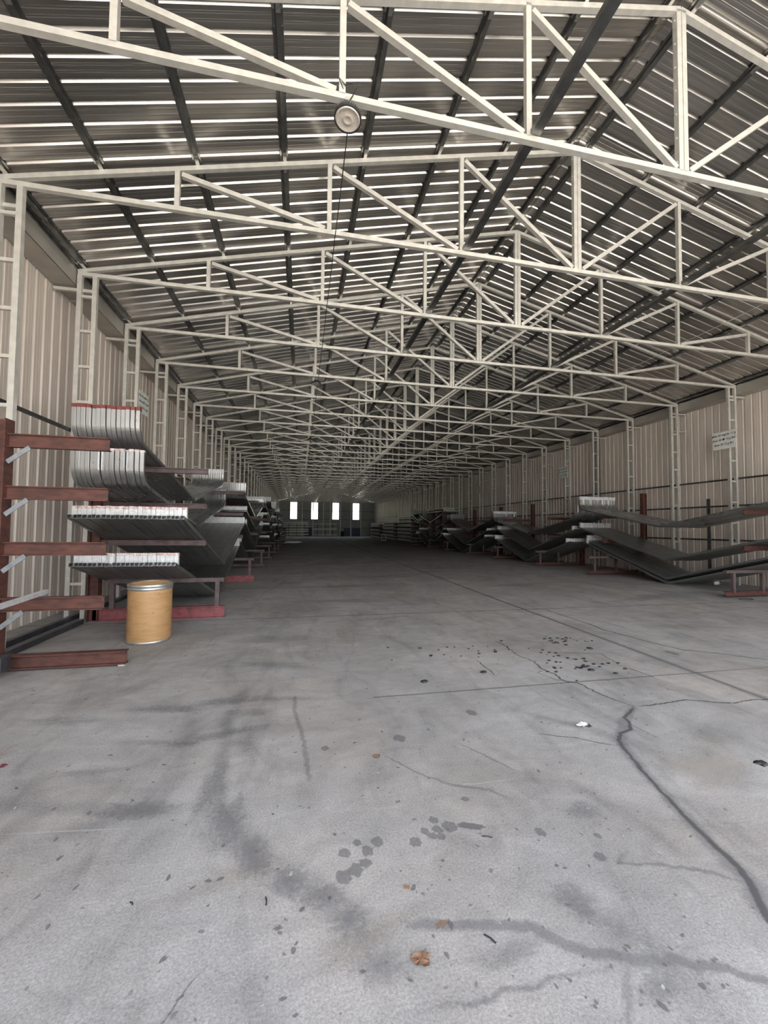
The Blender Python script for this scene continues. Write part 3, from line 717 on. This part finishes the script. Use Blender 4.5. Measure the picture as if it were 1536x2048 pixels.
tag(obj('power_cable', MB().tube(pts,.007,6), M['dark'], smooth=True), 'thin dark cable strung from truss to truss left of the ridge', 'cable')
pts = []
for k in range(0, 22):
    pts += sag((8.66,Y1+k*SP,5.99),(8.66,Y1+(k+1)*SP,5.99),.02)
tag(obj('power_cable', MB().tube(pts,.006,6), M['galv'], smooth=True), 'thin pale cable strung from truss to truss right of the ridge', 'cable')

# ------------------------------------------------------------------ sign boards
def sign(loc, rotz, w, h, lines, label, size, tilt=0):
    t = thing('sign_board', label, 'sign', loc); t.rotation_euler = (0, tilt, rotz)
    obj('board', MB().box(-w/2,w/2,-.004,.004,-h/2,h/2), M['paper'], t)
    for i, s_ in enumerate(lines):
        cu = bpy.data.curves.new('lettering', 'FONT'); cu.body = s_; cu.size = size; cu.shear = .25; cu.align_x = 'CENTER'; cu.offset = .0015; cu.extrude = .0005
        cu.materials.append(M['ink'])
        tmp = bpy.data.objects.new('tmp', cu); C.objects.link(tmp); bpy.context.view_layer.update()
        me_ = bpy.data.meshes.new_from_object(tmp.evaluated_get(bpy.context.evaluated_depsgraph_get())); bpy.data.objects.remove(tmp)
        me_.name = 'lettering'; o = bpy.data.objects.new('lettering', me_); C.objects.link(o); o.parent = t
        o.rotation_euler = (math.pi/2, math.radians(-1.5), 0); o.location = (0, -.006, h/2 - .10 - i*(h-.1)/3 - size*.3)
B = ['Bow 20 regular 12 g', 'Bow 24 \u25cf 14 g BX', 'Bow 24 12 g BX']
sign((12.465, 9.78, 4.34), -math.pi/2, .64, .53, B, 'white handwritten sign on the nearest right column in view', .085)
sign((12.455, 17.38, 4.36), -math.pi/2, .66, .53, B, 'dim grey sign hung on the right wall above the second bow stack', .08)
sign((12.455, 26.9, 4.36), -math.pi/2, .66, .53, B, 'small dark sign far along the right wall', .08)
sign((-3.50, 9.86, 4.32), math.pi/2, .55, .48, B, 'pale handwritten sign on a left column above the curved bow ends', .07)

# ------------------------------------------------------------------ small litter
tag(obj('cup', MB().lathe([(0,0),(.045,0),(.055,.14),(.05,.14),(.042,.01),(0,.01)],16,(12.0,9.78,.055),Matrix.Rotation(math.radians(88),3,'Y')), M['white'], smooth=True), 'white plastic cup lying under the nearest right bows', 'cup')
tag(obj('wire_loop', MB().tube([(10.26+.17*math.cos(a_*.5),7.62+.10*math.sin(a_*.5),.008+.004*math.sin(a_)) for a_ in range(14)],.006,6), M['dark'], smooth=True), 'black wire loop lying on the floor by the right rack', 'wire')
def crumple(name, x, y, r, mat, label, cat, seed, hz=.4, parts_=14):
    random.seed(seed); mb = MB(); n = 14
    mb.v.append((x,y,.02*hz+.004))
    for f in (.5, 1):
        for i in range(n):
            t = 2*math.pi*i/n; q = r*f*random.uniform(.65,1.15); mb.v.append((x+q*math.cos(t), y+q*.8*math.sin(t), .003+random.random()*r*hz))
    for i in range(n):
        j = (i+1)%n; mb.quad(0,1+i,1+j); mb.quad(1+i,1+n+i,1+n+j,1+j)
    return tag(obj(name, mb, mat), label, cat)
crumple('crumpled_wrapper', 2.27, 2.95, .045, M['white'], 'crumpled white and black wrapper on the floor', 'wrapper', 3, .5)
crumple('wrapper_scrap', 2.32, 2.93, .022, M['dark'], 'black scrap stuck to the crumpled white wrapper', 'scrap', 4, .9)
crumple('dry_leaf', .465, 1.49, .038, M['leaf'], 'brown dry leaf on the floor near the camera', 'leaf', 5, .25)
crumple('dry_leaf', .55, 2.83, .028, M['leaf'], 'small brown leaf on the floor left of the dark drips', 'leaf', 6, .25)
random.seed(11)
for a_, b_, lab in (((.735,1.535),(.765,1.495),'dark twig on the floor to the right of the brown leaf'),((.95,2.01),(1.0,1.99),'short dark twig beside the round drip stains'),((-.68,1.95),(-.665,1.935),'tiny curled dark twig on the floor at left'),((-.12,1.865),(-.115,1.825),'small straight dark twig left of the stains')):
    tag(obj('twig', MB().tube([(*a_,.004),((a_[0]+b_[0])/2+.003,(a_[1]+b_[1])/2,.006),(*b_,.004)],.0028,6), M['dark'], smooth=True), lab, 'twig')
mb = MB()
for cx, cy, sx, sy, n in ((3.75,5.2,.25,.3,26),(3.25,4.25,.35,.28,40),(2.2,5.0,1.0,.35,26)):
    for i in range(n):
        x = random.gauss(cx,sx*.6); y = random.gauss(cy,sy*.6); r = random.uniform(.008,.022); k = len(mb.v); m_ = 6; ro = random.random()*3
        for z in (0,.004+r*.2):
            for j in range(m_):
                t = 2*math.pi*j/m_+ro; q = r*random.uniform(.6,1.2); mb.v.append((x+q*1.3*math.cos(t), y+q*math.sin(t), z))
        mb.quad(*[k+m_+j for j in range(m_)])
        for j in range(m_): mb.quad(k+j, k+(j+1)%m_, k+m_+(j+1)%m_, k+m_+j)
tag(obj('debris', mb, M['dark']), 'scattered black crumbs and chips on the concrete along the joint', 'debris', kind='stuff')
for x, y, lab in ((3.56,5.14,'large black chip on the concrete among the farther crumbs'),(3.84,4.83,'black chip on the concrete between the two crumb patches'),(2.02,4.24,'lone black chip at left of the crumbs'),(1.29,4.09,'lone small black chip farthest left, before the cross joint'),(3.27,4.09,'black chip in front of the nearer crumb patch'),(3.14,2.26,'dark chip near the right edge of the floor')):
    mb = MB(); k = 0; m_ = 9
    for z in (0,.014):
        for j in range(m_):
            t = 2*math.pi*j/m_; q = (.036 if z == 0 else .024)*random.uniform(.7,1.2); mb.v.append((x+q*1.3*math.cos(t), y+q*math.sin(t), z))
    mb.quad(*[m_+j for j in range(m_)])
    for j in range(m_): mb.quad(j, (j+1)%m_, m_+(j+1)%m_, m_+j)
    tag(obj('chip', mb, M['dark']), lab, 'chip', 'black chips on the floor')

# ------------------------------------------------------------------ light
w = bpy.data.worlds.new('World'); SC.world = w; w.use_nodes = True; nt = w.node_tree
bg = nt.nodes['Background']
tc = N(nt, 'ShaderNodeTexCoord'); sx = N(nt, 'ShaderNodeSeparateXYZ'); nt.links.new(tc.outputs['Generated'], sx.inputs[0])
cr = N(nt, 'ShaderNodeValToRGB'); nt.links.new(sx.outputs[2], cr.inputs[0])
cr.color_ramp.elements[0].position = 0; cr.color_ramp.elements[0].color = (.40,.40,.38,1)
e_ = cr.color_ramp.elements.new(.14); e_.color = (.95,.955,.97,1)
cr.color_ramp.elements[1].position = .7; cr.color_ramp.elements[1].color = (.66,.74,.88,1)
nt.links.new(cr.outputs[0], bg.inputs[0]); bg.inputs[1].default_value = 3.2
su = bpy.data.lights.new('sun', 'SUN'); su.energy = 12; su.angle = math.radians(1); su.color = (1,.95,.86)
so = bpy.data.objects.new('sun', su); C.objects.link(so); so.rotation_euler = (math.radians(8), math.radians(32), 0)
def portal(loc, rot, sx_, sy_):
    l = bpy.data.lights.new('portal', 'AREA'); l.shape = 'RECTANGLE'; l.size = sx_; l.size_y = sy_; l.cycles.is_portal = True
    o = bpy.data.objects.new('portal', l); C.objects.link(o); o.location = loc; o.rotation_euler = rot
portal((XC, YFRONT, 4.0), (math.radians(90),0,0), 17.4, 8.2)

cam = bpy.data.cameras.new('camera'); co = bpy.data.objects.new('camera', cam); C.objects.link(co); SC.camera = co
F_PX, YAW, PIT, ROL = 807.05, .2030, .0386, .0101
cam.sensor_fit = 'HORIZONTAL'; cam.sensor_width = 36; cam.lens = F_PX/1536*36; cam.clip_end = 1000; cam.clip_start = .05
cy, sy = math.cos(YAW), math.sin(YAW)
Fv = Vector((sy*math.cos(PIT), cy*math.cos(PIT), math.sin(PIT))); Rv = Vector((cy,-sy,0)); Uv = Rv.cross(Fv)
R2 = Rv*math.cos(ROL) + Uv*math.sin(ROL); U2 = -Rv*math.sin(ROL) + Uv*math.cos(ROL)
co.matrix_world = Matrix(((R2.x,U2.x,-Fv.x,0),(R2.y,U2.y,-Fv.y,0),(R2.z,U2.z,-Fv.z,1.6),(0,0,0,1)))

SC.view_settings.view_transform = 'Standard'; SC.view_settings.look = 'None'; SC.view_settings.gamma = 1
SC.view_settings.use_curve_mapping = False
SC.view_settings.exposure = 1.62
SC.cycles.max_bounces = 12; SC.cycles.diffuse_bounces = 8; SC.cycles.glossy_bounces = 6; SC.cycles.transparent_max_bounces = 16
SC.cycles.use_denoising = True
SC.cycles.sample_clamp_indirect = 8
SC.cycles.caustics_reflective = True
